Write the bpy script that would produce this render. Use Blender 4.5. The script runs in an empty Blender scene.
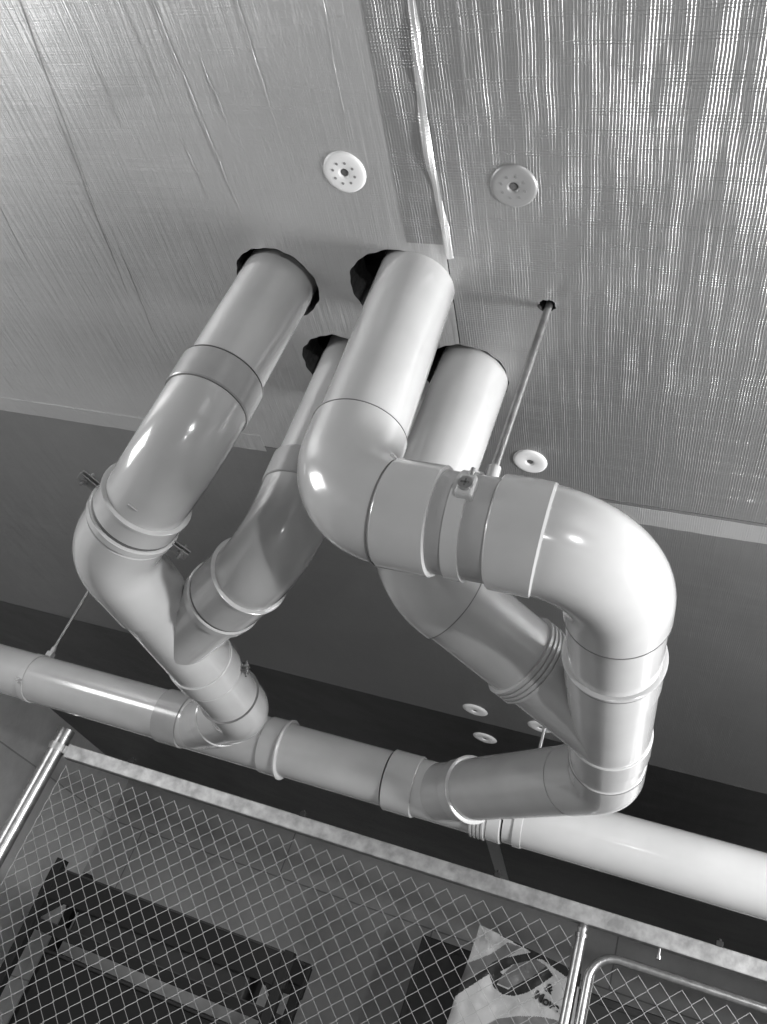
import bpy, bmesh, math, random
from mathutils import Vector, Matrix, Quaternion
from mathutils.geometry import delaunay_2d_cdt
random.seed(7)
S = bpy.context.scene
COL = S.collection
EYE = 1.5                      # camera height above the floor; geometry below is given relative to it, then lifted

# ------------------------------------------------------------------ camera
cam_d = bpy.data.cameras.new('camera'); cam = bpy.data.objects.new('camera', cam_d); COL.objects.link(cam)
R = ((0.92873477, 0.18031892, 0.32393952), (0.16204721, 0.58843607, -0.79213869), (-0.33345529, 0.78818024, 0.51728086))
m = Matrix(((R[0][0], -R[1][0], -R[2][0]), (R[0][1], -R[1][1], -R[2][1]), (R[0][2], -R[1][2], -R[2][2])))
cam.matrix_world = Matrix.Translation((0, 0, EYE)) @ m.to_4x4()
cam_d.sensor_fit = 'HORIZONTAL'; cam_d.sensor_width = 36; cam_d.lens = 36 * 860.42 / 767
cam_d.clip_start = .02; cam_d.clip_end = 60
S.camera = cam

# ------------------------------------------------------------------ world, lamps, exposure
W = bpy.data.worlds.new('world'); S.world = W; W.use_nodes = True
W.node_tree.nodes['Background'].inputs[0].default_value = (1, 1, 1, 1)
W.node_tree.nodes['Background'].inputs[1].default_value = .045

def lamp(name, kind, loc, energy, size=.1, target=None, size_y=None):
    d = bpy.data.lights.new(name, kind); d.energy = energy
    if kind == 'AREA':
        d.size = size
        if size_y: d.shape = 'RECTANGLE'; d.size_y = size_y
    else: d.shadow_soft_size = size
    o = bpy.data.objects.new(name, d); COL.objects.link(o); o.location = (loc[0], loc[1], loc[2] + EYE)
    if target:
        o.rotation_euler = (Vector((target[0], target[1], target[2] + EYE)) - o.location).to_track_quat('-Z', 'Y').to_euler()
    return o
lamp('hand_lamp', 'POINT', (.0, -.10, .12), 3, .02)
lamp('work_lamp', 'POINT', (1.7, -2.2, -.1), 190, .05)
lamp('side_lamp', 'AREA', (1.9, 1.30, .46), 120, .6, (-.3, 1.4, .75), .35)
lamp('side_lamp', 'AREA', (-2.7, .45, .60), 26, .9, (-.8, 1.3, .75), .5)
S.view_settings.view_transform = 'Standard'; S.view_settings.look = 'None'
S.view_settings.gamma = 1; S.view_settings.use_curve_mapping = False; S.view_settings.exposure = 0

# ------------------------------------------------------------------ materials
def nodes(name):
    mt = bpy.data.materials.new(name); mt.use_nodes = True
    nt = mt.node_tree; b = nt.nodes['Principled BSDF']
    return mt, nt, b
def N(nt, t, **kw):
    n = nt.nodes.new(t)
    for k, v in kw.items():
        if k.startswith('i_'): n.inputs[k[2:].replace('_', ' ')].default_value = v
        else: setattr(n, k, v)
    return n
def g(v): return (v, v, v, 1)
def simple(name, v, rough=.5, metal=0, spread=.0, scale=20, bump=0, bscale=60, stretch=(1, 1, 1), coat=0):
    mt, nt, b = nodes(name)
    b.inputs['Roughness'].default_value = rough; b.inputs['Metallic'].default_value = metal
    b.inputs['Coat Weight'].default_value = coat; b.inputs['Coat Roughness'].default_value = .12
    b.inputs['Base Color'].default_value = g(v)
    if spread or bump:
        tc = N(nt, 'ShaderNodeTexCoord'); mp = N(nt, 'ShaderNodeMapping'); mp.inputs['Scale'].default_value = stretch
        nt.links.new(tc.outputs['Object'], mp.inputs[0])
    if spread:
        no = N(nt, 'ShaderNodeTexNoise', i_Scale=scale, i_Detail=5.0); nt.links.new(mp.outputs[0], no.inputs['Vector'])
        r = N(nt, 'ShaderNodeValToRGB'); r.color_ramp.elements[0].position = .3; r.color_ramp.elements[1].position = .7
        r.color_ramp.elements[0].color = g(max(0, v - spread)); r.color_ramp.elements[1].color = g(min(1, v + spread))
        nt.links.new(no.outputs['Fac'], r.inputs[0]); nt.links.new(r.outputs[0], b.inputs['Base Color'])
    if bump:
        no = N(nt, 'ShaderNodeTexNoise', i_Scale=bscale, i_Detail=3.0); nt.links.new(mp.outputs[0], no.inputs['Vector'])
        bp = N(nt, 'ShaderNodeBump', i_Strength=bump, i_Distance=.004)
        nt.links.new(no.outputs['Fac'], bp.inputs['Height']); nt.links.new(bp.outputs[0], b.inputs['Normal'])
    return mt

def foil(name, v, rough, scrim, creases, cross, metal=.85):
    """aluminium facing of the insulation boards: woven scrim grid pressed through, fine creases along y"""
    mt, nt, b = nodes(name); L = nt.links.new
    b.inputs['Metallic'].default_value = metal; b.inputs['Base Color'].default_value = g(v)
    tc = N(nt, 'ShaderNodeTexCoord')
    ns = N(nt, 'ShaderNodeTexNoise', i_Scale=9.0, i_Detail=3.0); L(tc.outputs['Object'], ns.inputs['Vector'])
    wob = N(nt, 'ShaderNodeVectorMath', operation='SCALE'); wob.inputs['Scale'].default_value = .006; L(ns.outputs['Color'], wob.inputs[0])
    ad = N(nt, 'ShaderNodeVectorMath', operation='ADD'); L(tc.outputs['Object'], ad.inputs[0]); L(wob.outputs[0], ad.inputs[1])
    sx = N(nt, 'ShaderNodeSeparateXYZ'); L(ad.outputs[0], sx.inputs[0])
    def M(op, a, c=None, d=None):
        n = N(nt, 'ShaderNodeMath', operation=op)
        for i, q in enumerate((a, c, d)):
            if q is None: continue
            if isinstance(q, (int, float)): n.inputs[i].default_value = q
            else: L(q, n.inputs[i])
        return n.outputs[0]
    def thread(axis, pitch):
        return M('POWER', M('MULTIPLY_ADD', M('SINE', M('MULTIPLY', axis, 2 * math.pi / pitch)), .5, .5), 4.0)
    tx = thread(sx.outputs['X'], .0052); ty = thread(sx.outputs['Y'], .0050)
    # patches where one thread family or the other stands out
    n1 = N(nt, 'ShaderNodeTexNoise', i_Scale=1.0, i_Detail=4.0); mp1 = N(nt, 'ShaderNodeMapping'); mp1.inputs['Scale'].default_value = (60, 5, 1)
    L(tc.outputs['Object'], mp1.inputs[0]); L(mp1.outputs[0], n1.inputs['Vector'])
    n2 = N(nt, 'ShaderNodeTexNoise', i_Scale=1.0, i_Detail=4.0); mp2 = N(nt, 'ShaderNodeMapping'); mp2.inputs['Scale'].default_value = (5, 60, 1)
    L(tc.outputs['Object'], mp2.inputs[0]); L(mp2.outputs[0], n2.inputs['Vector'])
    r1 = N(nt, 'ShaderNodeMapRange'); r1.inputs[1].default_value = .38; r1.inputs[2].default_value = .68; L(n1.outputs[0], r1.inputs[0])
    r2 = N(nt, 'ShaderNodeMapRange'); r2.inputs[1].default_value = .45; r2.inputs[2].default_value = .75; L(n2.outputs[0], r2.inputs[0])
    hx = M('MULTIPLY', tx, M('MULTIPLY_ADD', r1.outputs[0], .8, .25)); hy = M('MULTIPLY', ty, M('MULTIPLY_ADD', r2.outputs[0], .9, .12))
    h = M('MULTIPLY', M('ADD', hx, hy), scrim)
    # long creases along y (n3) and faint ones along x (n4)
    n3 = N(nt, 'ShaderNodeTexNoise', i_Scale=1.0, i_Detail=6.0, i_Roughness=.65); mp3 = N(nt, 'ShaderNodeMapping'); mp3.inputs['Scale'].default_value = (85, 4, 1)
    mp3.inputs['Rotation'].default_value = (0, 0, .03)
    L(tc.outputs['Object'], mp3.inputs[0]); L(mp3.outputs[0], n3.inputs['Vector'])
    h = M('ADD', h, M('MULTIPLY', n3.outputs[0], creases))
    n4 = N(nt, 'ShaderNodeTexNoise', i_Scale=1.0, i_Detail=6.0, i_Roughness=.65); mp4 = N(nt, 'ShaderNodeMapping'); mp4.inputs['Scale'].default_value = (3, 60, 1)
    L(tc.outputs['Object'], mp4.inputs[0]); L(mp4.outputs[0], n4.inputs['Vector'])
    h = M('ADD', h, M('MULTIPLY', n4.outputs[0], cross))
    bp = N(nt, 'ShaderNodeBump', i_Strength=.7, i_Distance=.002); L(h, bp.inputs['Height'])
    # broad buckles of the sheet
    n5 = N(nt, 'ShaderNodeTexNoise', i_Scale=3.2, i_Detail=2.0); L(tc.outputs['Object'], n5.inputs['Vector'])
    bp2 = N(nt, 'ShaderNodeBump', i_Strength=.35, i_Distance=.03); L(n5.outputs[0], bp2.inputs['Height']); L(bp.outputs[0], bp2.inputs['Normal'])
    L(bp2.outputs[0], b.inputs['Normal'])
    rr = N(nt, 'ShaderNodeMapRange'); rr.inputs[3].default_value = rough - .05; rr.inputs[4].default_value = rough + .07; L(n5.outputs[0], rr.inputs[0])
    L(rr.outputs[0], b.inputs['Roughness'])
    return mt

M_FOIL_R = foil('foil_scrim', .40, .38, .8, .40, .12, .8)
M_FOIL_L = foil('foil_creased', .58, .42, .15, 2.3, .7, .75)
M_FOIL_M = foil('foil_middle_shaded', .34, .34, .35, .4, .1, .8)  # same foil, base colour darkened for the shade past the first cross seam
M_FOIL_F = foil('foil_far_shaded', .10, .30, .3, .3, .1, .85)  # same foil again, light falloff towards the back put into a darker base
M_TAPE = foil('foil_tape', .75, .40, .5, .3, .1)
M_PVC = simple('grey_pvc', .44, .20, 0, .03, 7, .04, 14, coat=.8)
M_PVC_D = simple('grey_pvc_coupling', .33, .25, 0, .03, 9, .04, 14, coat=.2)
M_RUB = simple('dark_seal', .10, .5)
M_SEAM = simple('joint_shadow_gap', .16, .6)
M_ZINC = simple('zinc_steel', .34, .34, .9, .08, 40)
M_RAIL = simple('galvanised_steel', .36, .5, .75, .10, 30, .15, 80)
M_WIRE = simple('mesh_wire', .36, .45, .4)
M_DISC = simple('white_plastic', .66, .45)
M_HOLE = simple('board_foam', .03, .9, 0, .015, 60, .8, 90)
M_SLAB = simple('soffit_concrete', .03, .9)
M_BLACK = simple('black_steel', .01, .75)
M_DARKW = simple('dark_laminate', .035, .5, 0, .01, 8)

def block_mat(name, v, bw, bh, swap):
    mt, nt, b = nodes(name); L = nt.links.new
    tc = N(nt, 'ShaderNodeTexCoord'); mp = N(nt, 'ShaderNodeMapping'); L(tc.outputs['Object'], mp.inputs[0])
    mp.inputs['Rotation'].default_value = swap
    br = N(nt, 'ShaderNodeTexBrick'); br.inputs['Scale'].default_value = 1; br.inputs['Brick Width'].default_value = bw; br.inputs['Row Height'].default_value = bh
    br.inputs['Mortar Size'].default_value = .006; br.inputs['Mortar Smooth'].default_value = .4
    br.inputs['Color1'].default_value = g(v); br.inputs['Color2'].default_value = g(v * 1.12); br.inputs['Mortar'].default_value = g(v * .62)
    L(mp.outputs[0], br.inputs['Vector'])
    no = N(nt, 'ShaderNodeTexNoise', i_Scale=2.3, i_Detail=8.0, i_Roughness=.65); L(tc.outputs['Object'], no.inputs['Vector'])
    rg = N(nt, 'ShaderNodeValToRGB'); rg.color_ramp.elements[0].position = .3; rg.color_ramp.elements[0].color = g(.72); rg.color_ramp.elements[1].position = .65; rg.color_ramp.elements[1].color = g(1.0)
    L(no.outputs[0], rg.inputs[0])
    mx = N(nt, 'ShaderNodeMix', data_type='RGBA', blend_type='MULTIPLY'); mx.inputs[0].default_value = 1
    L(br.outputs['Color'], mx.inputs[6]); L(rg.outputs[0], mx.inputs[7]); L(mx.outputs[2], b.inputs['Base Color'])
    bp = N(nt, 'ShaderNodeBump', i_Strength=.5, i_Distance=.004); L(br.outputs['Fac'], bp.inputs['Height']); bp.invert = True
    L(bp.outputs[0], b.inputs['Normal']); b.inputs['Roughness'].default_value = .85
    return mt
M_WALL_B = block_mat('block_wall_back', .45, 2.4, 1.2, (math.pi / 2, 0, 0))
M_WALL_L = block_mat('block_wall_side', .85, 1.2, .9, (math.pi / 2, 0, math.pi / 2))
M_FLOOR = simple('concrete_floor', .30, .7, 0, .05, 3, .2, 30)

# ------------------------------------------------------------------ helpers
def up(p): return Vector((p[0], p[1], p[2] + EYE))
def link_mesh(name, bm, mat, parent=None, smooth=False, origin=None):
    me = bpy.data.meshes.new(name)
    if origin is not None: bmesh.ops.translate(bm, verts=bm.verts, vec=-Vector(origin))
    bm.to_mesh(me); bm.free()
    for mm in (mat if isinstance(mat, (list, tuple)) else [mat]): me.materials.append(mm)
    if smooth:
        for p in me.polygons: p.use_smooth = True
    o = bpy.data.objects.new(name, me); COL.objects.link(o)
    if parent is not None:
        o.parent = parent
        if origin is not None: o.location = Vector(origin) - parent.location
        else: bmloc = parent.location; me.transform(Matrix.Translation(-bmloc))
    elif origin is not None: o.location = origin
    return o
def thing(name, label, cat, loc, group=None):
    o = bpy.data.objects.new(name, None); COL.objects.link(o); o.location = up(loc); o.empty_display_size = .05
    return tag(o, label, cat, group)
def tag(o, label, cat=None, group=None, kind=None):
    if label: o['label'] = label
    if cat: o['category'] = cat
    if group: o['group'] = group
    if kind: o['kind'] = kind
    return o
def box(bm, c, s, rot=None, bevel=0, mi=0):
    r = bmesh.ops.create_cube(bm, size=1)['verts']
    bmesh.ops.scale(bm, verts=r, vec=s)
    if rot is not None: bmesh.ops.rotate(bm, verts=r, cent=(0, 0, 0), matrix=rot)
    bmesh.ops.translate(bm, verts=r, vec=c)
    fs = set(f for v in r for f in v.link_faces)
    for f in fs: f.material_index = mi
    if bevel:
        es = set(e for v in r for e in v.link_edges)
        bmesh.ops.bevel(bm, geom=list(es), offset=bevel, segments=2, affect='EDGES', profile=.5)
def cyl(bm, a, b_, r, seg=16, r2=None, mi=0):
    a = Vector(a); b_ = Vector(b_); d = b_ - a
    q = d.to_track_quat('Z', 'Y').to_matrix().to_4x4()
    res = bmesh.ops.create_cone(bm, cap_ends=True, segments=seg, radius1=r, radius2=r if r2 is None else r2, depth=d.length, matrix=Matrix.Translation((a + b_) / 2) @ q)
    for f in set(f for v in res['verts'] for f in v.link_faces):
        f.smooth = len(f.verts) == 4; f.material_index = mi
    for e in set(e for v in res['verts'] for e in v.link_edges):
        if any(len(f.verts) > 4 for f in e.link_faces): e.smooth = False

class Path:
    """centre line through corner points (x, y, z, bend_radius), bends rounded to arcs"""
    def __init__(self, pts):
        P = [up(p) for p in pts]; Rr = [p[3] if len(p) > 3 else 0 for p in pts]
        out = [P[0]]
        for i in range(1, len(P) - 1):
            a = (P[i - 1] - P[i]).normalized(); b = (P[i + 1] - P[i]).normalized()
            ang = math.pi - a.angle(b)
            if Rr[i] <= 0 or ang < 1e-3: out.append(P[i]); continue
            t = Rr[i] * math.tan(ang / 2); bis = (a + b).normalized()
            c = P[i] + bis * (Rr[i] / math.cos(ang / 2)); st = P[i] + a * t
            v0 = st - c; ax = v0.cross(P[i] + b * t - c).normalized(); n = max(4, int(ang / .09))
            for k in range(n + 1): out.append(c + Quaternion(ax, ang * k / n) @ v0)
        out.append(P[-1]); self.p = out
        self.s = [0]
        for i in range(1, len(out)): self.s.append(self.s[-1] + (out[i] - out[i - 1]).length)
        self.len = self.s[-1]
        # parallel transport
        self.t = []
        for i in range(len(out)):
            a = out[max(0, i - 1)]; b = out[min(len(out) - 1, i + 1)]; self.t.append((b - a).normalized())
        u = self.t[0].orthogonal().normalized(); self.u = [u]
        for i in range(1, len(out)):
            q = self.t[i - 1].rotation_difference(self.t[i]); u = (q @ u); u = (u - self.t[i] * u.dot(self.t[i])).normalized(); self.u.append(u)
    def at(self, s):
        if s < 0: return self.p[0] + self.t[0] * s, self.t[0], self.u[0]
        if s > self.len: return self.p[-1] + self.t[-1] * (s - self.len), self.t[-1], self.u[-1]
        i = 0
        while i < len(self.s) - 2 and self.s[i + 1] < s: i += 1
        k = (s - self.s[i]) / max(1e-9, self.s[i + 1] - self.s[i])
        return self.p[i].lerp(self.p[i + 1], k), self.t[i].lerp(self.t[i + 1], k).normalized(), self.u[i].lerp(self.u[i + 1], k).normalized()
    def near(self, p):
        p = up(p); best = (9e9, 0); n = 1200
        for i in range(n + 1):
            s = self.len * i / n; d = (self.at(s)[0] - p).length
            if d < best[0]: best = (d, s)
        return best[1]
    def sweep(self, bm, prof, seg=56, cap=True):
        s0, s1 = prof[0][0], prof[-1][0]
        rings = []
        for i, (s, r) in enumerate(prof):
            rings.append((s, r, True))
            if i < len(prof) - 1:
                s2, r2 = prof[i + 1]; n = int((s2 - s) / .012)
                for k in range(1, n):
                    ss = s + (s2 - s) * k / n; rings.append((ss, r + (r2 - r) * k / n, False))
        vr = []
        for s, r, sh in rings:
            c, t, u = self.at(s); w = t.cross(u)
            vr.append([bm.verts.new(c + (u * math.cos(2 * math.pi * k / seg) + w * math.sin(2 * math.pi * k / seg)) * r) for k in range(seg)])
        for i in range(len(vr) - 1):
            for k in range(seg):
                f = bm.faces.new((vr[i][k], vr[i + 1][k], vr[i + 1][(k + 1) % seg], vr[i][(k + 1) % seg])); f.smooth = True
        for i in range(len(vr)):
            if rings[i][2] and 0 < i < len(vr) - 1:
                def sl(a, b): return math.atan2(rings[b][1] - rings[a][1], max(1e-6, rings[b][0] - rings[a][0]))
                if abs(sl(i - 1, i) - sl(i, i + 1)) > .6:
                    for k in range(seg):
                        e = bm.edges.get((vr[i][k], vr[i][(k + 1) % seg]))
                        if e: e.smooth = False
        if cap:
            for ring in (list(reversed(vr[0])), vr[-1]):
                f = bm.faces.new(ring)
                for e in f.edges: e.smooth = False
        bmesh.ops.recalc_face_normals(bm, faces=bm.faces)

RP = .080
def hub(s0, s1, r=.0865, lip=0, lo=RP - .004):
    """socket profile from s0 to s1; lip = +1 rolled bead at the far end, -1 at the near end"""
    p = [(s0, lo), (s0 + .0005, r - .002), (s0 + .003, r)]
    if lip == -1: p = [(s0, lo), (s0 + .0005, r + .001), (s0 + .002, r + .0035), (s0 + .007, r + .0035), (s0 + .009, r + .001), (s0 + .010, r)]
    e = [(s1 - .003, r), (s1 - .0005, r - .002), (s1, lo)]
    if lip == 1: e = [(s1 - .012, r), (s1 - .010, r + .002), (s1 - .008, r + .005), (s1 - .003, r + .005), (s1 - .0005, r + .002), (s1, lo)]
    return p + e
def part(parent, name, path, prof, mat=None, label=None, kids=None):
    bm = bmesh.new(); path.sweep(bm, prof)
    o = link_mesh(name, bm, mat or M_PVC, parent)
    if label: o['label'] = label
    return o
def seam(parent, path, s, r=.0842, w=.0022):  # thin dark ring, its colour stands in for the shadow gap at a joint
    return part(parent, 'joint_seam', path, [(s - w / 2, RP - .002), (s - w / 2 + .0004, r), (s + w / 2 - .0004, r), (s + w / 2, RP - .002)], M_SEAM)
def ribs(path, s0, n, pitch, r):
    prof = [(s0, RP)]
    for i in range(n):
        a = s0 + i * pitch; prof += [(a + .0004, r), (a + pitch * .55, r), (a + pitch * .62, r - .004), (a + pitch * .98, r - .004)]
    return prof + [(s0 + n * pitch + .001, RP)]
def angle_to(path, s, target):
    c, tt, u = path.at(s); v = tt.cross(u); d = up(target) - c; d -= tt * d.dot(tt)
    return math.atan2(d.dot(v), d.dot(u))
def mark(path, s, ang, parent, name='moulded_mark', L=.022):
    c, t, u = path.at(s); w = t.cross(u); n = u * math.cos(ang) + w * math.sin(ang); tang = t.cross(n)
    bm = bmesh.new(); rot = Matrix((tang, t, n)).transposed()
    box(bm, c + n * .0855, (L, .005, .004), rot, .0015)
    return link_mesh(name, bm, M_PVC_D, parent)

# ------------------------------------------------------------------ room
ZC = 1.26; XL, XR, YF, YB = -3.92, 3.2, -2.4, 6.45; FL = -EYE; SLAB = ZC + .17
bm = bmesh.new(); box(bm, up(((XL + XR) / 2, (YF + YB) / 2, FL - .05)), (XR - XL + .4, YB - YF + .4, .1))
tag(link_mesh('floor', bm, M_FLOOR), None, kind='structure')
bm = bmesh.new(); box(bm, up((XL - .1, (YF + YB) / 2, (FL + SLAB + .1) / 2)), (.2, YB - YF, SLAB + .1 - FL))
tag(link_mesh('wall_left', bm, M_WALL_L), None, kind='structure')
bm = bmesh.new(); box(bm, up(((XL + XR) / 2, YB + .1, (FL + SLAB + .1) / 2)), (XR - XL, .2, SLAB + .1 - FL))
tag(link_mesh('wall_back', bm, M_WALL_B), None, kind='structure')
bm = bmesh.new(); box(bm, up(((XL + XR) / 2, (YF + YB) / 2, SLAB + .12)), (XR - XL + .4, YB - YF + .4, .24))
tag(link_mesh('ceiling', bm, M_SLAB), None, kind='structure')

# insulation boards: foil face with ragged holes, foam thickness above
def ragged(cx, cy, r, n, amp, sq=1.0, rot=0):
    ph = [random.uniform(0, 6.28) for _ in range(4)]; out = []
    for k in range(n):
        a = 2 * math.pi * k / n
        rr = r * (1 + amp * (.5 * math.sin(2 * a + ph[0]) + .35 * math.sin(5 * a + ph[1]) + .3 * math.sin(11 * a + ph[2]) + .25 * math.sin(19 * a + ph[3])))
        x = rr * math.cos(a) * sq; y = rr * math.sin(a)
        out.append((cx + x * math.cos(rot) - y * math.sin(rot), cy + x * math.sin(rot) + y * math.cos(rot)))
    return out
YS1, YS2, XS = 1.70, 3.36, -.508
HOLES = [ragged(-.90, 1.118, .094, 160, .03), ragged(-.618, 1.106, .0955, 170, .03, 1.14), ragged(-.80, 1.352, .100, 170, .04),
         ragged(-.505, 1.335, .094, 160, .04), ragged(-.322, 1.117, .014, 20, .2, 1.3)]
def board(name, x0, x1, y0, y1, mat, holes, label, group=None, ridges=()):
    base = [(x0, y0), (x1, y0), (x1, y1), (x0, y1)]
    pts = [Vector(p) for p in base]; faces = [[0, 1, 2, 3]]; edges = []
    for h in holes:
        st = len(pts); pts += [Vector(p) for p in h]
        n = len(h); edges += [(st + i, st + (i + 1) % n) for i in range(n)]
    v, e, f, *_ = delaunay_2d_cdt(pts, edges + [(i, (i + 1) % 4) for i in range(4)], [], 0, 1e-6)
    def inside(q, poly):
        c = False; j = len(poly) - 1
        for i in range(len(poly)):
            a, b = poly[i], poly[j]
            if (a[1] > q[1]) != (b[1] > q[1]) and q[0] < (b[0] - a[0]) * (q[1] - a[1]) / (b[1] - a[1]) + a[0]: c = not c
            j = i
        return c
    bm = bmesh.new(); bv = [bm.verts.new(up((p[0], p[1], ZC))) for p in v]
    for t in f:
        q = sum((v[i] for i in t), Vector((0, 0))) / len(t)
        if q[0] < x0 or q[0] > x1 or q[1] < y0 or q[1] > y1 or any(inside(q, h) for h in holes): continue
        bm.faces.new([bv[i] for i in t])
    for x in list(bm.verts):
        if not x.link_faces: bm.verts.remove(x)
    bmesh.ops.recalc_face_normals(bm, faces=bm.faces)
    for fc in bm.faces:
        if fc.normal.z > 0: fc.normal_flip()
    r = bmesh.ops.extrude_face_region(bm, geom=list(bm.faces))
    nv = [x for x in r['geom'] if isinstance(x, bmesh.types.BMVert)]
    bmesh.ops.translate(bm, verts=nv, vec=(0, 0, .08))
    bmesh.ops.recalc_face_normals(bm, faces=bm.faces)
    for fc in bm.faces:
        if abs(fc.normal.z) < .5 or fc.calc_center_median().z > EYE + ZC + .04: fc.material_index = 1
    for (ax, ay, bx, by, w, hgt) in ridges:      # raised wrinkles of the foil
        a = Vector((ax, ay)); b = Vector((bx, by)); n = 14; d = (b - a).normalized(); nn = Vector((-d.y, d.x)); prev = None
        for i in range(n + 1):
            c = a.lerp(b, i / n) + nn * random.uniform(-.0018, .0018); k = min(1, 3 * min(i, n - i) / n + .15)
            tri = [bm.verts.new(up((*(c + nn * w), ZC + .0002))), bm.verts.new(up((*c, ZC - hgt * k))), bm.verts.new(up((*(c - nn * w), ZC + .0002)))]
            if prev:
                for j in (0, 1): fc = bm.faces.new((prev[j], prev[j + 1], tri[j + 1], tri[j])); fc.smooth = True
            prev = tri
    return tag(link_mesh(name, bm, [mat, M_HOLE]), label, 'insulation board', group)
NEAR_L = [(-.97, .25, -.925, 1.0, .003, .0025), (-1.17, .22, -1.30, 1.05, .003, .002), (-.80, .25, -.79, .80, .0025, .002), (-1.02, .25, -1.0, .8, .002, .0015),
          (-1.5, .5, -1.58, 1.2, .0025, .0015), (-.64, .4, -.66, .82, .002, .0012), (-1.253, .664, -1.324, 1.209, .003, .0022), (-1.27, .98, -1.31, 1.38, .0022, .0015), (-1.12, .62, -1.125, .78, .0022, .0018), (-.90, .62, -.885, .78, .0022, .0018), (-1.0, .75, -.99, .93, .002, .0015)]
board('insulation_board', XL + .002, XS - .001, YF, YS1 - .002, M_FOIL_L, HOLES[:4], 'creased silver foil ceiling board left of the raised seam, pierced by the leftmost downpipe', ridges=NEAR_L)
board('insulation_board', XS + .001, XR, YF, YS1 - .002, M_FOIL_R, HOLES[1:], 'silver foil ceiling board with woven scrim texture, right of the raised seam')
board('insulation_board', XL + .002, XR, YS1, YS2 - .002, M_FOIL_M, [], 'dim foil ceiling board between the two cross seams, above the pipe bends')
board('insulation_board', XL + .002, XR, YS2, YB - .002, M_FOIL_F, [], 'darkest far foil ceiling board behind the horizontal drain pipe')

def tape(x0, x1, y0, y1, label, mat=M_TAPE, fold=None):
    bm = bmesh.new(); nx = max(2, int((x1 - x0) / .03)); ny = max(2, int((y1 - y0) / .03)); gr = {}
    for i in range(nx + 1):
        for j in range(ny + 1):
            edge = i in (0, nx) or j in (0, ny)
            jx = random.uniform(-.0012, .0012); jz = -.0010 - random.random() * .0003
            gr[i, j] = bm.verts.new(up((x0 + (x1 - x0) * i / nx + jx, y0 + (y1 - y0) * j / ny + (random.uniform(-.001, .001)), ZC + jz)))
    for i in range(nx):
        for j in range(ny): bm.faces.new((gr[i, j], gr[i, j + 1], gr[i + 1, j + 1], gr[i + 1, j]))
    geo = bmesh.ops.extrude_face_region(bm, geom=list(bm.faces)); nv = [x for x in geo['geom'] if isinstance(x, bmesh.types.BMVert)]
    bmesh.ops.translate(bm, verts=nv, vec=(0, 0, .0006)); bmesh.ops.recalc_face_normals(bm, faces=bm.faces)
    return tag(link_mesh('seam_tape', bm, mat), label, 'tape')
tape(-.42, 2.2, YS1 + .01, YS1 + .075, 'pale foil tape along the cross seam at the right, below the bright scrim board')
tape(-3.2, -1.12, YS1 - .045, YS1 + .02, 'foil tape strip along the cross seam at the left, ending behind the leftmost downpipe', M_FOIL_L)
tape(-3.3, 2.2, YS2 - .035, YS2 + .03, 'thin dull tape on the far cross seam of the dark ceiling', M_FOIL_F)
tape(-.80, -.72, 4.55, 6.3, 'pale tape strip on the dark far ceiling between the drain pipe and the fence rail')
# raised long seam: loose foil edge between the two near boards
bm = bmesh.new(); prev = None
for i in range(61):
    y = -.4 + 1.42 * i / 60; x = XS - .002 + .006 * math.sin(i * .35) + random.uniform(-.001, .001); dz = .006 + .003 * math.sin(i * .9)
    ring = [bm.verts.new(up((x - .006, y, ZC - .0002))), bm.verts.new(up((x - .004, y, ZC - dz))), bm.verts.new(up((x + .003, y, ZC - dz * .9))), bm.verts.new(up((x + .010, y, ZC - .0002)))]
    if prev:
        for j in range(3): bm.faces.new((prev[j], prev[j + 1], ring[j + 1], ring[j])).smooth = True
    prev = ring
tag(link_mesh('foil_seam', bm, M_TAPE), 'raised wavy bright foil seam running from the top edge down to the centre downpipe', 'foil seam')
bm = bmesh.new()
box(bm, up((-.548, .335, ZC - .0006)), (.072, 1.31, .0012)); box(bm, up((-.4695, .345, ZC - .0006)), (.066, 1.34, .0012))
tag(link_mesh('seam_tape', bm, foil('foil_scrim_tape', .36, .40, .9, .1, .1, .75)), 'wide dull scrim tape along both sides of the raised wavy seam', 'tape')

# fixing discs
def disc(x, y, label, group, detail=True, r=.041, tone=None):
    t = thing('fixing_disc', label, 'fixing disc', (x, y, ZC), group)
    bm = bmesh.new(); n = 48; c = up((x, y, 0)); prof = [(0, .0010), (.0075, .0010), (.0095, .0042), (.012, .0052), (.030, .0048), (.036, .0044), (.040, .0028), (r, .0)]
    rings = []
    for rr, h in prof:
        k = rr * r / .041
        rings.append([bm.verts.new((c.x + k * math.cos(2 * math.pi * i / n), c.y + k * math.sin(2 * math.pi * i / n), EYE + ZC - h)) for i in range(n)] if rr else [bm.verts.new((c.x, c.y, EYE + ZC - h))])
    for i in range(n): bm.faces.new((rings[0][0], rings[1][(i + 1) % n], rings[1][i])).smooth = True
    for a, b in zip(rings[1:], rings[2:]):
        for i in range(n): bm.faces.new((a[i], a[(i + 1) % n], b[(i + 1) % n], b[i])).smooth = True
    link_mesh('plate', bm, tone or M_DISC, t)
    bm = bmesh.new(); cyl(bm, (c.x, c.y, EYE + ZC - .0010), (c.x, c.y, EYE + ZC - .0022), .0068, 16); link_mesh('screw_head', bm, M_RUB, t)
    if detail:
        for k in range(8):
            a = k * math.pi / 4 + .3; bm = bmesh.new(); px, py = c.x + .021 * math.cos(a), c.y + .021 * math.sin(a)
            cyl(bm, (px, py, EYE + ZC - .0045), (px, py, EYE + ZC - .0056), .0026, 12); link_mesh('vent_hole', bm, simple('recess', .2, .8) if k == 0 and 'recess' not in bpy.data.materials else bpy.data.materials['recess'], t)
    return t
k = ZC / 1.35
disc(-.727 * k, .906 * k, 'white round fixing disc left of the raised seam, between seam and leftmost downpipe', None)
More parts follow.
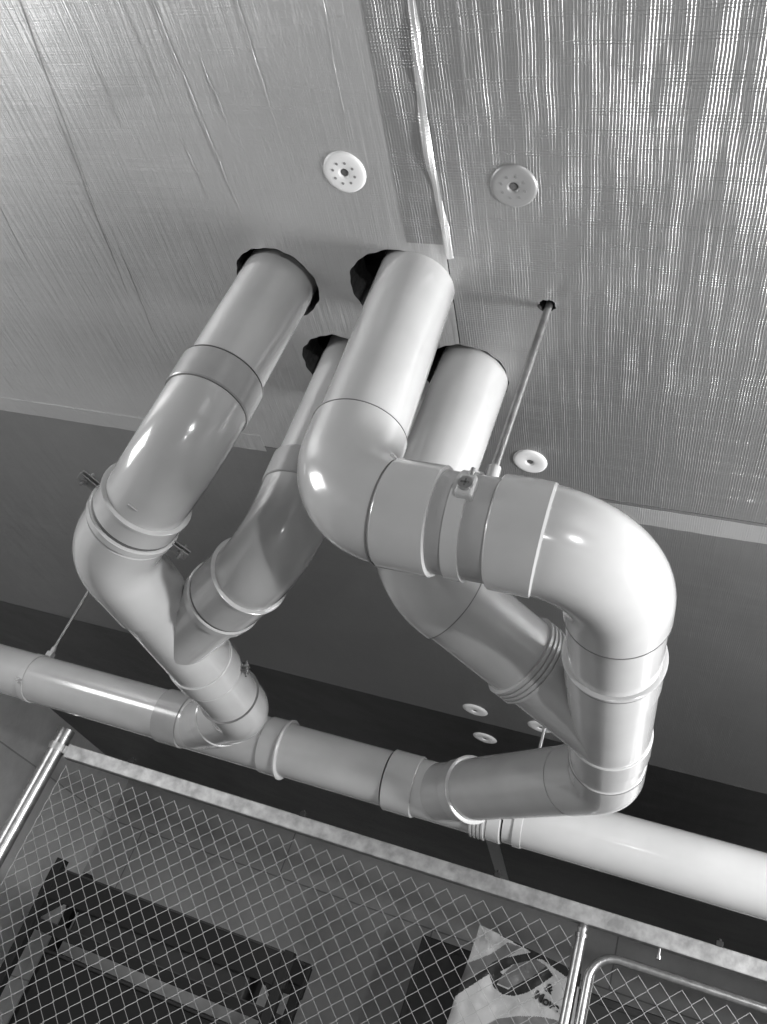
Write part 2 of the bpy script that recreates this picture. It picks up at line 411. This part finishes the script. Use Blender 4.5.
disc(-.396 * k, .923 * k, 'grey round fixing disc right of the raised seam, near the top of the photo', None, tone=simple('dull_plastic', .30, .4, .3))
disc(-.403 * k, 1.709 * k - .0, 'white round fixing disc on the ceiling just beside the threaded rod and clamped pipe', None, False)
far = [(475, 710, 'upper of the two pale discs left of the thin rod, above the drain pipe'), (485, 738, 'lower of the two pale discs left of the thin rod, above the drain pipe'),
       (545, 728, 'pale disc touching the thin rod behind the right pipe branch')]
for (x, y), l in zip([(-.721 * k, 3.445 * k), (-.705 * k, 3.746 * k), (-.44 * k, 3.452 * k)], [f[2] for f in far]): disc(x, y, l, None, False, .046)
for x, y, l in [(-2.46, 4.77, 'faint disc on dark ceiling below the drain pipe junction at the left'), (-1.88, 4.85, 'faint disc on dark ceiling above the fence rail, left of the middle'),
                (-1.37, 4.87, 'faint disc on dark ceiling below the centre drain socket'), (-.78, 5.0, 'faint disc on dark ceiling right beside the pale tape strip'),
                (-.33, 4.85, 'faint disc on dark ceiling above the gate post'), (.26, 4.85, 'faint disc on dark ceiling above the gate frame at the right')]:
    disc(x, y, l, None, False, .044, M_FOIL_L)

# ------------------------------------------------------------------ main drain (along x)
MY, MZ = 2.45, .69
main = Path([(-3.90, MY, MZ), (3.1, MY, MZ)])
sm = lambda x: x + 3.90
t = thing('drain_pipe', 'long horizontal grey drain pipe crossing behind all the bends, from left edge to right edge', 'pipe', (-1, MY, MZ))
part(t, 'pipe_run', main, [(0, RP), (sm(-1.40), RP)])
part(t, 'pipe_run', main, [(sm(-1.04), RP), (sm(-.70), RP)])
part(t, 'pipe_run', main, [(sm(-.34), RP), (main.len, RP)])
# left Y
def yjunction(parent, p, s0, s1, bp, b0, b1, lipb=0, lips=(0, 0), name='y_junction', lb='y_junction_branch'):
    bm = bmesh.new(); p.sweep(bm, [(s0, RP + .001), (s0 + .001, .0825), (s1 - .001, .0825), (s1, RP + .001)])
    bp.sweep(bm, [(b0, .0815), (b1, .0815)], cap=True)
    o = link_mesh(name, bm, M_PVC, parent); return o
brL = Path([(-1.09, 2.195, MZ), (-1.345, MY, MZ)])
brR = Path([(-.085, 1.985, .70), (-.53, 2.43, .69)])
yjunction(t, main, sm(-1.42), sm(-1.06), brL, .09, brL.len)
part(t, 'coupling', main, hub(sm(-1.475), sm(-1.385), .0855), M_PVC_D, 'darker grey coupling')
part(t, 'socket', main, hub(sm(-1.10), sm(-1.03), .0865, 1))
yjunction(t, main, sm(-.66), sm(-.36), brR, .12, brR.len)
part(t, 'socket', main, hub(sm(-.695), sm(-.605), .0875))
part(t, 'ribbed_socket', main, ribs(main, sm(-.43), 4, .011, .090))
part(t, 'socket', main, hub(sm(-.385), sm(-.345), .087))

# ------------------------------------------------------------------ leftmost downpipe
A = Path([(-.905, 1.125, SLAB - .003), (-.905, 1.125, .80, .12), (-1.12, 1.37, .685, .14), (-1.10, 2.195, .69, .11), (-1.345, MY, .69)])
t = thing('downpipe', 'leftmost downpipe with glossy bend, clamped ring and run back to the drain', 'pipe', (-1.0, 1.4, .69))
sA = lambda *p: A.near(p)
a_sl0 = sA(-.905, 1.125, .985); a_sl1 = sA(-.905, 1.125, .915); ringA = sA(-1.005, 1.24, .745)
part(t, 'pipe_run', A, [(0, RP), (a_sl0 + .02, RP)])
part(t, 'coupling', A, hub(a_sl0, a_sl1 + .004, .0870), M_PVC_D, 'darker grey coupling sleeve')
part(t, 'bend', A, [(a_sl1, .0835), (ringA - .03, .0840), (ringA + .01, .0845)])
mark(A, ringA - .05, angle_to(A, ringA - .05, (-.3, .1, 0)), t)
part(t, 'socket', A, hub(ringA - .012, ringA + .045, .0900, -1))
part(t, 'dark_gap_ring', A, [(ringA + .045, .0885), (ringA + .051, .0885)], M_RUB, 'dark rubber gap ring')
part(t, 'clamp_socket', A, hub(ringA + .051, ringA + .071, .0935))
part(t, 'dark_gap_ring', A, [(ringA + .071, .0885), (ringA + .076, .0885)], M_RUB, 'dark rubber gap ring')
j2 = sA(-1.09, 1.56, .69)
part(t, 'bend', A, [(ringA + .076, .0885), (ringA + .079, .091), (j2, .088), (j2 + .001, .082)])
jY0, jY1 = sA(-1.09, 1.565, .69), sA(-1.1, 1.90, .69)
brB = Path([(-.775, 1.39, .77), (-1.10, 1.73, .69)])
yjunction(t, A, jY0, jY1, brB, .24, brB.len)
part(t, 'socket', A, hub(sA(-1.1, 1.865, .69), sA(-1.1, 1.935, .69), .0865))
part(t, 'pipe_run', A, [(jY1, RP), (sA(-1.1, 2.12, .69), RP)])
part(t, 'bend', A, [(sA(-1.1, 2.09, .69), .0835), (A.len - .16, .0835), (A.len - .14, .0825)])
bmj = hub(A.len - .205, A.len - .15, .0865)
part(t, 'socket', A, bmj)

def hoop(path, s, w, r0, r1, parent, mat, name='clamp_band'):
    bm = bmesh.new(); path.sweep(bm, [(s - w / 2, r0), (s - w / 2 + .0008, r1), (s + w / 2 - .0008, r1), (s + w / 2, r0)], cap=False)
    return link_mesh(name, bm, mat, parent)
def lug(path, s, ang, parent, out=.028, mat=None, bolt=True, r=.0885, w=.02):
    """pair of ears with a bolt through them"""
    c, tt, u = path.at(s); v = tt.cross(u); n = u * math.cos(ang) + v * math.sin(ang); tg = tt.cross(n)
    rot = Matrix((tg, tt, n)).transposed(); bm = bmesh.new()
    for d in (-.005, .005): box(bm, c + n * (r + out / 2) + tg * d, (.003, w, out), rot, .001)
    link_mesh('clamp_ear', bm, mat or M_ZINC, parent)
    if bolt:
        bm = bmesh.new(); q = c + n * (r + out * .62)
        cyl(bm, q - tg * .022, q + tg * .022, .0032, 12); cyl(bm, q + tg * .007, q + tg * .012, .0075, 6); cyl(bm, q - tg * .012, q - tg * .007, .0075, 6)
        link_mesh('bolt', bm, M_ZINC, parent)
def img_side(path, s, du, dv):
    """angle on the hoop that points towards direction (right, up) of a viewer standing under it"""
    c, tt, u = path.at(s); v = tt.cross(u)
    d = Vector(R[0]) * du - Vector(R[1]) * dv
    return math.atan2(d.dot(v), d.dot(u))
for q in (j2 + .001, sA(-1.1, 2.085, .69)): seam(t, A, q, .0858)
seam(t, A, a_sl0 - .001, .0865); seam(t, A, a_sl1 + .005, .0860)
# clamp on leftmost downpipe
tc_ = thing('pipe_clamp', 'metal band clamp with bolted ears around the lower bend of the leftmost downpipe', 'clamp', (-1.03, 1.3, .73))
hoop(A, ringA + .061, .016, .0926, .0950, tc_, M_PVC)
lug(A, ringA + .061, img_side(A, ringA, -.85, .55), tc_, .044, r=.092); lug(A, ringA + .061, img_side(A, ringA, .95, -.45), tc_, .040, r=.092)
# second, smaller clamp further along
tc_ = thing('pipe_clamp', 'small toothed clamp with a bolt on the narrow run before it meets the drain pipe', 'clamp', (-1.1, 1.95, .69))
hoop(A, sA(-1.1, 1.955, .69), .012, RP + .0002, .0815, tc_, M_PVC)
lug(A, sA(-1.1, 1.955, .69), img_side(A, sA(-1.1, 1.955, .69), .96, .05), tc_, .022, r=.081, w=.016)

# ------------------------------------------------------------------ second downpipe (mostly behind the centre one)
B = Path([(-.79, 1.365, SLAB - .003), (-.775, 1.39, .77, .13), (-1.10, 1.73, .69)])
t = thing('downpipe', 'downpipe partly hidden behind the centre one, bending left into the sloping branch', 'pipe', (-.8, 1.4, .69))
sB = lambda *p: B.near(p)
b0 = sB(-.775, 1.39, .985); b1 = sB(-.775, 1.39, .915)
part(t, 'pipe_run', B, [(0, RP), (b0 + .02, RP)])
part(t, 'coupling', B, hub(b0, b1, .0865), M_PVC_D, 'darker grey coupling sleeve')
rb = sB(-.86, 1.479, .75)
part(t, 'bend', B, [(b1 - .005, .0825), (rb, .0825)])
part(t, 'socket', B, hub(rb - .012, rb + .105, .0875, -1))
part(t, 'socket', B, hub(rb + .110, rb + .135, .091))
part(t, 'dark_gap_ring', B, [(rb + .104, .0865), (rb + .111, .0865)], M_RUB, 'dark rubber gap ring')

# ------------------------------------------------------------------ centre downpipe: loop right, back and left again into the drain
Dp = Path([(-.596, 1.100, SLAB - .003), (-.538, 1.066, .70, .112), (-.085, 1.066, .70, .128), (-.085, 1.985, .70, .10), (-.53, 2.43, .69)])
t = thing('downpipe', 'centre downpipe looping right through two big elbows and back left into the drain', 'pipe', (-.3, 1.05, .69))
sD = lambda *p: Dp.near(p)
e0 = sD(-.545, 1.066, .850)
part(t, 'pipe_run', Dp, [(0, RP), (e0 + .01, RP)])
part(t, 'elbow', Dp, [(e0, .0802), (e0 + .001, .0850), (sD(-.425, 1.066, .70), .0850)])
part(t, 'socket', Dp, hub(sD(-.440, 1.066, .70), sD(-.355, 1.066, .70), .0875))
part(t, 'pipe_run', Dp, [(sD(-.40, 1.066, .70), RP + .001), (sD(-.24, 1.066, .70), RP + .001)], M_PVC_D, 'slightly darker short length')
part(t, 'socket', Dp, hub(sD(-.268, 1.066, .70), sD(-.195, 1.066, .70), .0885))
part(t, 'elbow', Dp, [(sD(-.2, 1.066, .70), .0850), (sD(-.085, 1.228, .70), .0855), (sD(-.085, 1.230, .70), .080)])
part(t, 'pipe_run', Dp, [(sD(-.085, 1.218, .70), .0810), (sD(-.085, 1.43, .70), .0810)])
s3 = sD(-.085, 1.378, .70)
part(t, 'socket', Dp, hub(s3, s3 + .09, .0855, -1))
brP = Path([(-.492, 1.335, .775), (-.085, 1.70, .70)])
yjunction(t, Dp, s3 + .05, sD(-.085, 1.76, .70), brP, .30, brP.len)
part(t, 'socket', Dp, hub(sD(-.085, 1.71, .70), sD(-.085, 1.79, .70), .0860))
part(t, 'pipe_run', Dp, [(sD(-.085, 1.76, .70), RP), (sD(-.085, 1.92, .70), RP)])
part(t, 'elbow', Dp, [(sD(-.085, 1.865, .70), .0805), (sD(-.085, 1.867, .70), .083), (sD(-.165, 2.065, .70), .083), (sD(-.167, 2.067, .70), .0802)])
sr = sD(-.470, 2.370, .69)
part(t, 'pipe_run', Dp, [(sD(-.15, 2.05, .70), RP), (sr + .02, RP)])
part(t, 'socket', Dp, hub(sr - .05, sr - .005, .087, -1))

seam(t, Dp, e0 - .0005, .0856, .002); seam(t, Dp, sD(-.085, 1.230, .70), .0860, .0025)
seam(t, Dp, sD(-.085, 1.866, .70), .0838); seam(t, Dp, sD(-.440, 1.066, .70) - .001, .0872); seam(t, Dp, s3 + .0145, .0868, .0015)

# ------------------------------------------------------------------ right rear downpipe
E_ = Path([(-.492, 1.335, SLAB - .003), (-.492, 1.335, .775, .125), (-.085, 1.70, .70)])
t = thing('downpipe', 'bright downpipe right of the centre one, passing under it into the right branch', 'pipe', (-.5, 1.34, .69))
sE = lambda *p: E_.near(p)
part(t, 'pipe_run', E_, [(0, RP), (sE(-.492, 1.335, .95), RP)])
q0 = sE(-.40, 1.42, .76)
part(t, 'elbow', E_, [(sE(-.492, 1.335, .96), .0815), (q0, .0865), (q0 + .001, .081)])
seam(t, E_, q0 + .001, .0868, .0025)
q1 = sE(-.265, 1.54, .735)
part(t, 'pipe_run', E_, [(q0 - .01, .082), (q1, .082)])
part(t, 'ribbed_socket', E_, ribs(E_, q1 - .005, 4, .010, .0895))
part(t, 'pipe_run', E_, [(q1 + .03, .0805), (E_.len - .06, .0805)])

# ------------------------------------------------------------------ hangers
def hanger(path, s, label, rod_top, rr=.005, w=.024, mat=M_PVC, roff=0, bolt=True, r=RP):
    c, tt, u = path.at(s); t = thing('pipe_hanger', label, 'pipe hanger', (c.x, c.y, c.z - EYE))
    hoop(path, s, w, r + .0002, r + .0032, t, mat)
    top = Vector((c.x, c.y, c.z + r)); tg = tt.cross(Vector((0, 0, 1))).normalized()
    bm = bmesh.new()
    box(bm, top + Vector((0, 0, .012)), (w, w, .02), None, .003); cyl(bm, top + Vector((0, 0, .015)), top + Vector((0, 0, .04)), rr + .0045, 6)
    link_mesh('rod_boss', bm, mat, t)
    bm = bmesh.new(); cyl(bm, top + Vector((0, 0, .02)), Vector((c.x, c.y, EYE + rod_top)), rr, 14)
    link_mesh('threaded_rod', bm, M_ZINC, t)
    return t, c
sh = sD(-.318, 1.066, .70)
c, tt, u = Dp.at(sh)
t = thing('pipe_hanger', 'hanger clamp with cross screw and long threaded rod holding the centre pipe loop', 'pipe hanger', (-.318, 1.05, .69))
hoop(Dp, sh, .027, .0812, .0850, t, M_PVC)
ta = img_side(Dp, sh, .05, 1)
bm = bmesh.new(); n_top = Vector((0, .35, .94)).normalized()
for (dy, dz, hh) in ((.058, .070, .03),):
    box(bm, c + Vector((0, .067, .060)), (.027, .03, .035), None, .004)
cyl(bm, c + Vector((0, .058, .07)), c + Vector((0, .054, .160)), .0125, 6); box(bm, c + Vector((0, .035, .088)), (.027, .05, .022), None, .004)
link_mesh('rod_boss', bm, M_PVC, t)
bm = bmesh.new(); cyl(bm, c + Vector((0, .053, .08)), c + Vector((0, .053, SLAB - .003 - .70)), .0072, 20); link_mesh('threaded_rod', bm, M_ZINC, t)
bm = bmesh.new(); fr = c + Vector((.010, -.087, .002)); nrm = Vector((0, -.72, .69))
box(bm, fr + Vector((0, 0, .006)), (.027, .022, .036), None, .004); link_mesh('clamp_ear', bm, M_PVC, t)
bm = bmesh.new(); cyl(bm, fr + Vector((0, -.008, .004)), fr + Vector((0, -.017, .004)), .011, 20)
link_mesh('screw_washer', bm, M_ZINC, t)
bm = bmesh.new(); box(bm, fr + Vector((0, -.0172, .004)), (.013, .0016, .0026)); box(bm, fr + Vector((0, -.0172, .004)), (.0026, .0016, .013)); link_mesh('screw_slot', bm, M_RUB, t)
bm = bmesh.new(); cyl(bm, fr + Vector((0, 0, .02)), fr + Vector((0, 0, .042)), .004, 12); link_mesh('bolt', bm, M_ZINC, t)

t, c = hanger(main, sm(-2.0), 'hanger band and thin rod on the drain pipe near the left edge', ZC)
lug(main, sm(-2.0), img_side(main, sm(-2.0), -1, .2), t, .014, M_PVC, False, .083)
t, c = hanger(main, sm(-.30), 'hanger band and thin rod seen through the gap behind the right branch', ZC)

# ------------------------------------------------------------------ fence
FY, FZ = 2.75, .552
fence = thing('mesh_fence', 'chain link fence panel with a wide galvanised top rail across the lower photo', 'fence', (-1, FY, FL))
bm = bmesh.new(); box(bm, up((.55, FY, FZ)), (5.0, .038, .050), None, .003); link_mesh('top_rail', bm, M_RAIL, fence)
for x in (-1.687, -1.018, -.366, .262):
    bm = bmesh.new(); box(bm, up((x, FY - .012, FZ + .031)), (.020, .016, .016), None, .002); cyl(bm, up((x, FY - .012, FZ + .036)), up((x, FY - .012, FZ + .044)), .006, 8); link_mesh('bolt', bm, M_BLACK, fence)
bm = bmesh.new(); cyl(bm, up((-1.995, FY - .01, FL)), up((-1.995, FY - .01, .615)), .030, 32); cyl(bm, up((-1.995, FY - .01, .60)), up((-1.995, FY - .01, .622)), .0315, 32)
link_mesh('corner_post', bm, M_ZINC, fence)
bm = bmesh.new(); cyl(bm, up((-1.995, FY - .01, .54)), up((-1.995, FY - .01, .566)), .0325, 32); box(bm, up((-1.953, FY, .553)), (.02, .03, .03), None, .002); link_mesh('rail_bracket', bm, M_RAIL, fence)

def chain_link(x0, x1, z0, z1, y, name, parent):
    px, pz = .0285, .0285; bm = bmesh.new(); r = .0012
    n = int((z1 - z0) / pz); nw = int((x1 - x0) / (2 * px))
    for w in range(nw + 1):
        xa = x0 + w * 2 * px; prev = None
        for i in range(n + 1):
            z = z1 - i * pz; side = (i % 2)
            x = xa + (px * 1.04 if side else -.02 * px); yy = y + (.002 if side else -.002)
            if x > x1: x = x1
            p = up((x, yy, z)); ring = []
            for k in range(4):
                a = k * math.pi / 2 + .78
                ring.append(bm.verts.new(p + Vector((r * math.cos(a) * 1.2, r * math.sin(a), 0))))
            if prev:
                for k in range(4): bm.faces.new((prev[k], prev[(k + 1) % 4], ring[(k + 1) % 4], ring[k]))
            prev = ring
        prev = None
        for i in range(n + 1):
            z = z1 - i * pz; side = (i % 2)
            x = xa + (-px * 1.04 if side else .02 * px); yy = y + (-.002 if side else .002)
            if x < x0: x = x0
            p = up((x, yy, z)); ring = []
            for k in range(4):
                a = k * math.pi / 2 + .78
                ring.append(bm.verts.new(p + Vector((r * math.cos(a) * 1.2, r * math.sin(a), 0))))
            if prev:
                for k in range(4): bm.faces.new((prev[k], prev[(k + 1) % 4], ring[(k + 1) % 4], ring[k]))
            prev = ring
    return link_mesh(name, bm, M_WIRE, parent)
chain_link(-1.93, -.10, -1.0, .505, FY, 'wire_mesh', fence)
gate = thing('mesh_gate', 'tubular gate with rounded corner and chain link infill at the bottom right', 'gate', (.4, FY, FL))
def tubeframe(pts, r, name, parent, mat, seg=20):
    p = Path(pts); bm = bmesh.new(); p.sweep(bm, [(0, r), (p.len, r)], seg=seg); return link_mesh(name, bm, mat, parent)
tubeframe([(-.06, FY - .015, -1.4), (-.06, FY - .015, .462, .075), (1.1, FY - .015, .462, .075), (1.1, FY - .015, -1.4)], .0125, 'gate_frame', gate, M_ZINC)
chain_link(-.045, 1.08, -1.0, .44, FY - .015, 'wire_mesh', gate)
gp = thing('gate_post', 'round steel gate post with a capped hinge just under the fence rail', 'post', (-.098, FY, FL))
bm = bmesh.new(); cyl(bm, up((-.098, FY, FL)), up((-.098, FY, .49)), .0155, 24); link_mesh('post', bm, M_ZINC, gp)
bm = bmesh.new(); cyl(bm, up((-.098, FY, .490)), up((-.098, FY, .500)), .019, 24); cyl(bm, up((-.098, FY, .500)), up((-.098, FY, .515)), .012, 20, .016); cyl(bm, up((-.098, FY, .515)), up((-.098, FY, .529)), .017, 24, .012)
link_mesh('hinge_cap', bm, M_ZINC, gp)
hp = thing('fence_fitting', 'tiny bright bolt hanging under the rail above the gate', 'bolt', (.2, FY, .5))
bm = bmesh.new(); cyl(bm, up((.113, FY, .53)), up((.113, FY, .508)), .004, 12); cyl(bm, up((.113, FY, .508)), up((.113, FY, .498)), .008, 12); link_mesh('bolt_head', bm, M_ZINC, hp)

# ------------------------------------------------------------------ stored things behind the fence
rack = thing('storage_rack', 'black steel storage rack behind the fence at the lower left', 'rack', (-1.9, 4.2, FL))
X0, X1, Y0, Y1, ZT = -2.56, -1.31, 4.0, 4.28, .27
for x in (X0, X1):
    for y in (Y0, Y1):
        bm = bmesh.new(); box(bm, up((x, y, (FL + ZT + (.05 if (x == X0) else .02)) / 2)), (.045, .045, ZT + (.05 if x == X0 else .02) - FL), None, .003); link_mesh('leg', bm, M_BLACK, rack)
for y in (Y0, Y1):
    bm = bmesh.new(); box(bm, up(((X0 + X1) / 2, y, ZT - .06)), (X1 - X0 + .06, .035, .13), None, .003); link_mesh('top_beam', bm, M_BLACK, rack)
for x in (X0, X1):
    bm = bmesh.new(); box(bm, up((x, (Y0 + Y1) / 2, ZT - .04)), (.035, Y1 - Y0, .08), None, .003); link_mesh('side_beam', bm, M_BLACK, rack)
bm = bmesh.new(); box(bm, up(((X0 + X1) / 2, (Y0 + Y1) / 2, ZT + .005)), (X1 - X0, Y1 - Y0, .018), None, .003); link_mesh('top_shelf', bm, M_DARKW, rack)
for z in (.03, -.75):
    for y in (Y0, Y1):
        bm = bmesh.new(); box(bm, up(((X0 + X1) / 2, y, z)), (X1 - X0, .03, .045), None, .003); link_mesh('shelf_beam', bm, M_BLACK, rack)
    bm = bmesh.new(); box(bm, up(((X0 + X1) / 2, (Y0 + Y1) / 2, z + .02)), (X1 - X0 - .02, Y1 - Y0 - .02, .018)); link_mesh('shelf', bm, M_DARKW, rack)
def gusset(x, d, name='gusset'):
    bm = bmesh.new(); z = ZT - .09
    v = [bm.verts.new(up(q)) for q in ((x, Y0 - .004, z), (x + d, Y0 - .004, z), (x, Y0 - .004, z - abs(d)))]
    f = bm.faces.new(v); r = bmesh.ops.extrude_face_region(bm, geom=[f]); bmesh.ops.translate(bm, verts=[q for q in r['geom'] if isinstance(q, bmesh.types.BMVert)], vec=(0, .006, 0))
    bmesh.ops.recalc_face_normals(bm, faces=bm.faces); link_mesh(name, bm, M_BLACK, rack)
gusset(X0 + .02, .13); gusset(X1 - .02, -.08)
M_CRATE = simple('grey_crate', .022, .6, 0, .008, 6)
cr = thing('storage_box', 'dark lidded box on the upper shelf of the black rack, seen through the mesh', 'box', (-1.9, 4.25, .05))
bm = bmesh.new(); box(bm, up((-1.92, 4.14, .104)), (.92, .20, .112), None, .01); link_mesh('tub', bm, M_CRATE, cr)
bm = bmesh.new(); box(bm, up((-1.92, 4.14, .169)), (.96, .22, .016), None, .005); link_mesh('lid', bm, M_DARKW, cr)

cr = thing('storage_box', 'black tall box low in the rack, under the lidded box', 'box', (-1.9, 4.14, -.7))
bm = bmesh.new(); box(bm, up((-1.92, 4.14, -.385)), (1.02, .22, .65), None, .01); link_mesh('tub', bm, M_BLACK, cr)
bm = bmesh.new(); box(bm, up((-1.92, 4.14, -.052)), (1.06, .23, .015), None, .004); link_mesh('lid', bm, M_CRATE, cr)
cab = thing('cabinet', 'dark cabinet standing behind the printed moving bag, right of the rack', 'cabinet', (-.3, 5.2, FL))
bm = bmesh.new(); box(bm, up((-.15, 5.25, (FL + .66) / 2)), (1.65, .5, .66 - FL), None, .006); link_mesh('body', bm, M_DARKW, cab)
for x in (-.55, .26):
    bm = bmesh.new(); box(bm, up((x, 4.99, (FL + .1 + .62) / 2)), (.78, .02, .52 - FL), None, .004); link_mesh('door', bm, M_DARKW, cab)
crt = thing('storage_crate', 'dark crate under the printed moving bag', 'crate', (-.42, 4.6, FL))
bm = bmesh.new(); box(bm, up((-.42, 4.62, (FL + .14) / 2)), (.62, .42, .14 - FL), None, .01); link_mesh('body', bm, M_DARKW, crt)
bm = bmesh.new(); box(bm, up((-.42, 4.62, .15)), (.66, .46, .02), None, .006); link_mesh('lid', bm, M_BLACK, crt)

# printed moving bag: crumpled slab, standing on the crate
M_BAG = simple('bag_plastic', .55, .42, 0, .06, 9, .5, 18); M_BAGG = simple('bag_print_grey', .17, .45, 0, .03, 9, .5, 18); M_BAGD = simple('bag_print_black', .015, .45)
bag = thing('moving_bag', 'crumpled pale moving bag with dark swirl print, behind the fence beside the gate post', 'bag', (-.42, 4.55, .16))
import mathutils.noise as mn
bx0, bx1, bz0, bz1, by = -.675, -.11, .162, .715, 4.50
def bag_y(x, z):
    return by + .020 * mn.noise(Vector((x * 6, z * 6, 3))) + .010 * mn.noise(Vector((x * 17, z * 15, 8))) + .03 * (1 - min(1, (min(x - bx0, bx1 - x)) / .06)) ** 2
def bag_edges(z):
    k = (z - bz0) / (bz1 - bz0)
    return bx0 + .05 * k, bx1 - .02 * k
def bag_pt(i, j, n, mth, off=0):
    kz = j / mth; z = bz0 + (bz1 - bz0) * kz; xa, xb = bag_edges(z); x = xa + (xb - xa) * i / n
    z = z - (.06 * (i / n)) * kz
    return Vector((x, bag_y(x, z) + off, z))
bm = bmesh.new(); n, mth = 170, 170
GREY_BAND = [(-.639, .54), (-.552, .603), (-.478, .682), (-.412, .681), (-.463, .622), (-.519, .587), (-.552, .534), (-.66, .431), (-.69, .469)]
SWOOSH = [(-.69, .42), (-.589, .496), (-.554, .541), (-.519, .587), (-.463, .622), (-.364, .675), (-.297, .662), (-.34, .652), (-.43, .602), (-.49, .545), (-.531, .523), (-.603, .445), (-.66, .385)]
HOOK = [(-.533, .531), (-.504, .566), (-.47, .543), (-.486, .496), (-.43, .493), (-.386, .536), (-.339, .572), (-.287, .639), (-.248, .609), (-.298, .552), (-.342, .508), (-.398, .474), (-.45, .465), (-.496, .48)]
LEAF = [(-.47, .543), (-.43, .602), (-.34, .652), (-.287, .639), (-.339, .572), (-.431, .497), (-.488, .503)]
FOOT = [(-.494, .321), (-.451, .363), (-.362, .402), (-.27, .43), (-.202, .441), (-.11, .424), (-.11, .30), (-.374, .274)]
TOPB = [(-.52, .70), (-.364, .675), (-.28, .650), (-.10, .59), (-.05, .8), (-.5, .8)]
def in_poly(x, z, poly):
    c = False; j = len(poly) - 1
    for i in range(len(poly)):
        a, b = poly[i], poly[j]
        if (a[1] > z) != (b[1] > z) and x < (b[0] - a[0]) * (z - a[1]) / (b[1] - a[1]) + a[0]: c = not c
        j = i
    return c
def tone(x, z):
    if in_poly(x, z, SWOOSH) or in_poly(x, z, HOOK) or in_poly(x, z, TOPB): return 2
    if in_poly(x, z, GREY_BAND) or in_poly(x, z, LEAF) or in_poly(x, z, FOOT): return 1
    return 0
F = [[bm.verts.new(up(bag_pt(i, j, n, mth))) for j in range(mth + 1)] for i in range(n + 1)]
Bk = [[bm.verts.new(up(bag_pt(i, j, n, mth, .16 * (math.sin(math.pi * min(1, .12 + j / mth * .0 + .5))) * (1 - .75 * j / mth)))) for j in range(mth + 1)] for i in range(n + 1)]
for i in range(n):
    for j in range(mth):
        f = bm.faces.new((F[i][j], F[i + 1][j], F[i + 1][j + 1], F[i][j + 1])); f.smooth = True
        c = f.calc_center_median(); f.material_index = tone(c.x, c.z - EYE)
        bm.faces.new((Bk[i][j], Bk[i][j + 1], Bk[i + 1][j + 1], Bk[i + 1][j])).smooth = True
for j in range(mth):
    bm.faces.new((F[0][j], F[0][j + 1], Bk[0][j + 1], Bk[0][j])); bm.faces.new((F[n][j], Bk[n][j], Bk[n][j + 1], F[n][j + 1]))
for i in range(n):
    f = bm.faces.new((F[i][mth], F[i + 1][mth], Bk[i + 1][mth], Bk[i][mth])); f.material_index = 2
    bm.faces.new((F[i][0], Bk[i][0], Bk[i + 1][0], F[i + 1][0]))
link_mesh('bag_body', bm, [M_BAG, M_BAGG, M_BAGD], bag)
def words(txt, x, z, size, ang):
    cu = bpy.data.curves.new('w', 'FONT'); cu.body = txt; cu.size = size; cu.extrude = .0012; cu.offset = .0022 * size / .06
    o = bpy.data.objects.new('w', cu); COL.objects.link(o); dg = bpy.context.evaluated_depsgraph_get()
    me = bpy.data.meshes.new_from_object(o.evaluated_get(dg)); COL.objects.unlink(o); bpy.data.objects.remove(o)
    me.transform(Matrix.Rotation(ang, 4, 'Z')); me.transform(Matrix.Rotation(math.pi / 2, 4, 'X'))
    for vv in me.vertices:
        X = vv.co.x + x; Z = vv.co.z + z
        vv.co = up((X, bag_y(X, Z) - .008 + vv.co.y, Z)) - bag.location
    me.materials.clear(); me.materials.append(M_BAGD)
    q = bpy.data.objects.new('lettering', me); COL.objects.link(q); q.parent = bag; q['label'] = 'black printed lettering'
words('&', -.272, .540, .050, -.25); words('Move', -.312, .494, .052, -.22)

# ------------------------------------------------------------------ sub-parts: small fixings belong to the part they sit on
def base(n): return n.split('.')[0]
NEST = {'vent_hole': 'plate', 'screw_slot': 'screw_washer', 'lettering': 'bag_body', 'rail_bracket': 'corner_post'}
for root in [o for o in COL.objects if o.parent is None and o.type == 'EMPTY']:
    kids = list(root.children)
    for o in kids:
        host = NEST.get(base(o.name)) or ({'mesh_fence': 'top_rail', 'pipe_clamp': 'clamp_ear', 'pipe_hanger': 'clamp_ear'}.get(base(root.name)) if base(o.name) == 'bolt' else None)
        if not host: continue
        c = [k for k in kids if base(k.name) == host]
        if c:      # the nearest earlier host
            before = [k for k in c if kids.index(k) < kids.index(o)] or c
            o.parent = before[-1]
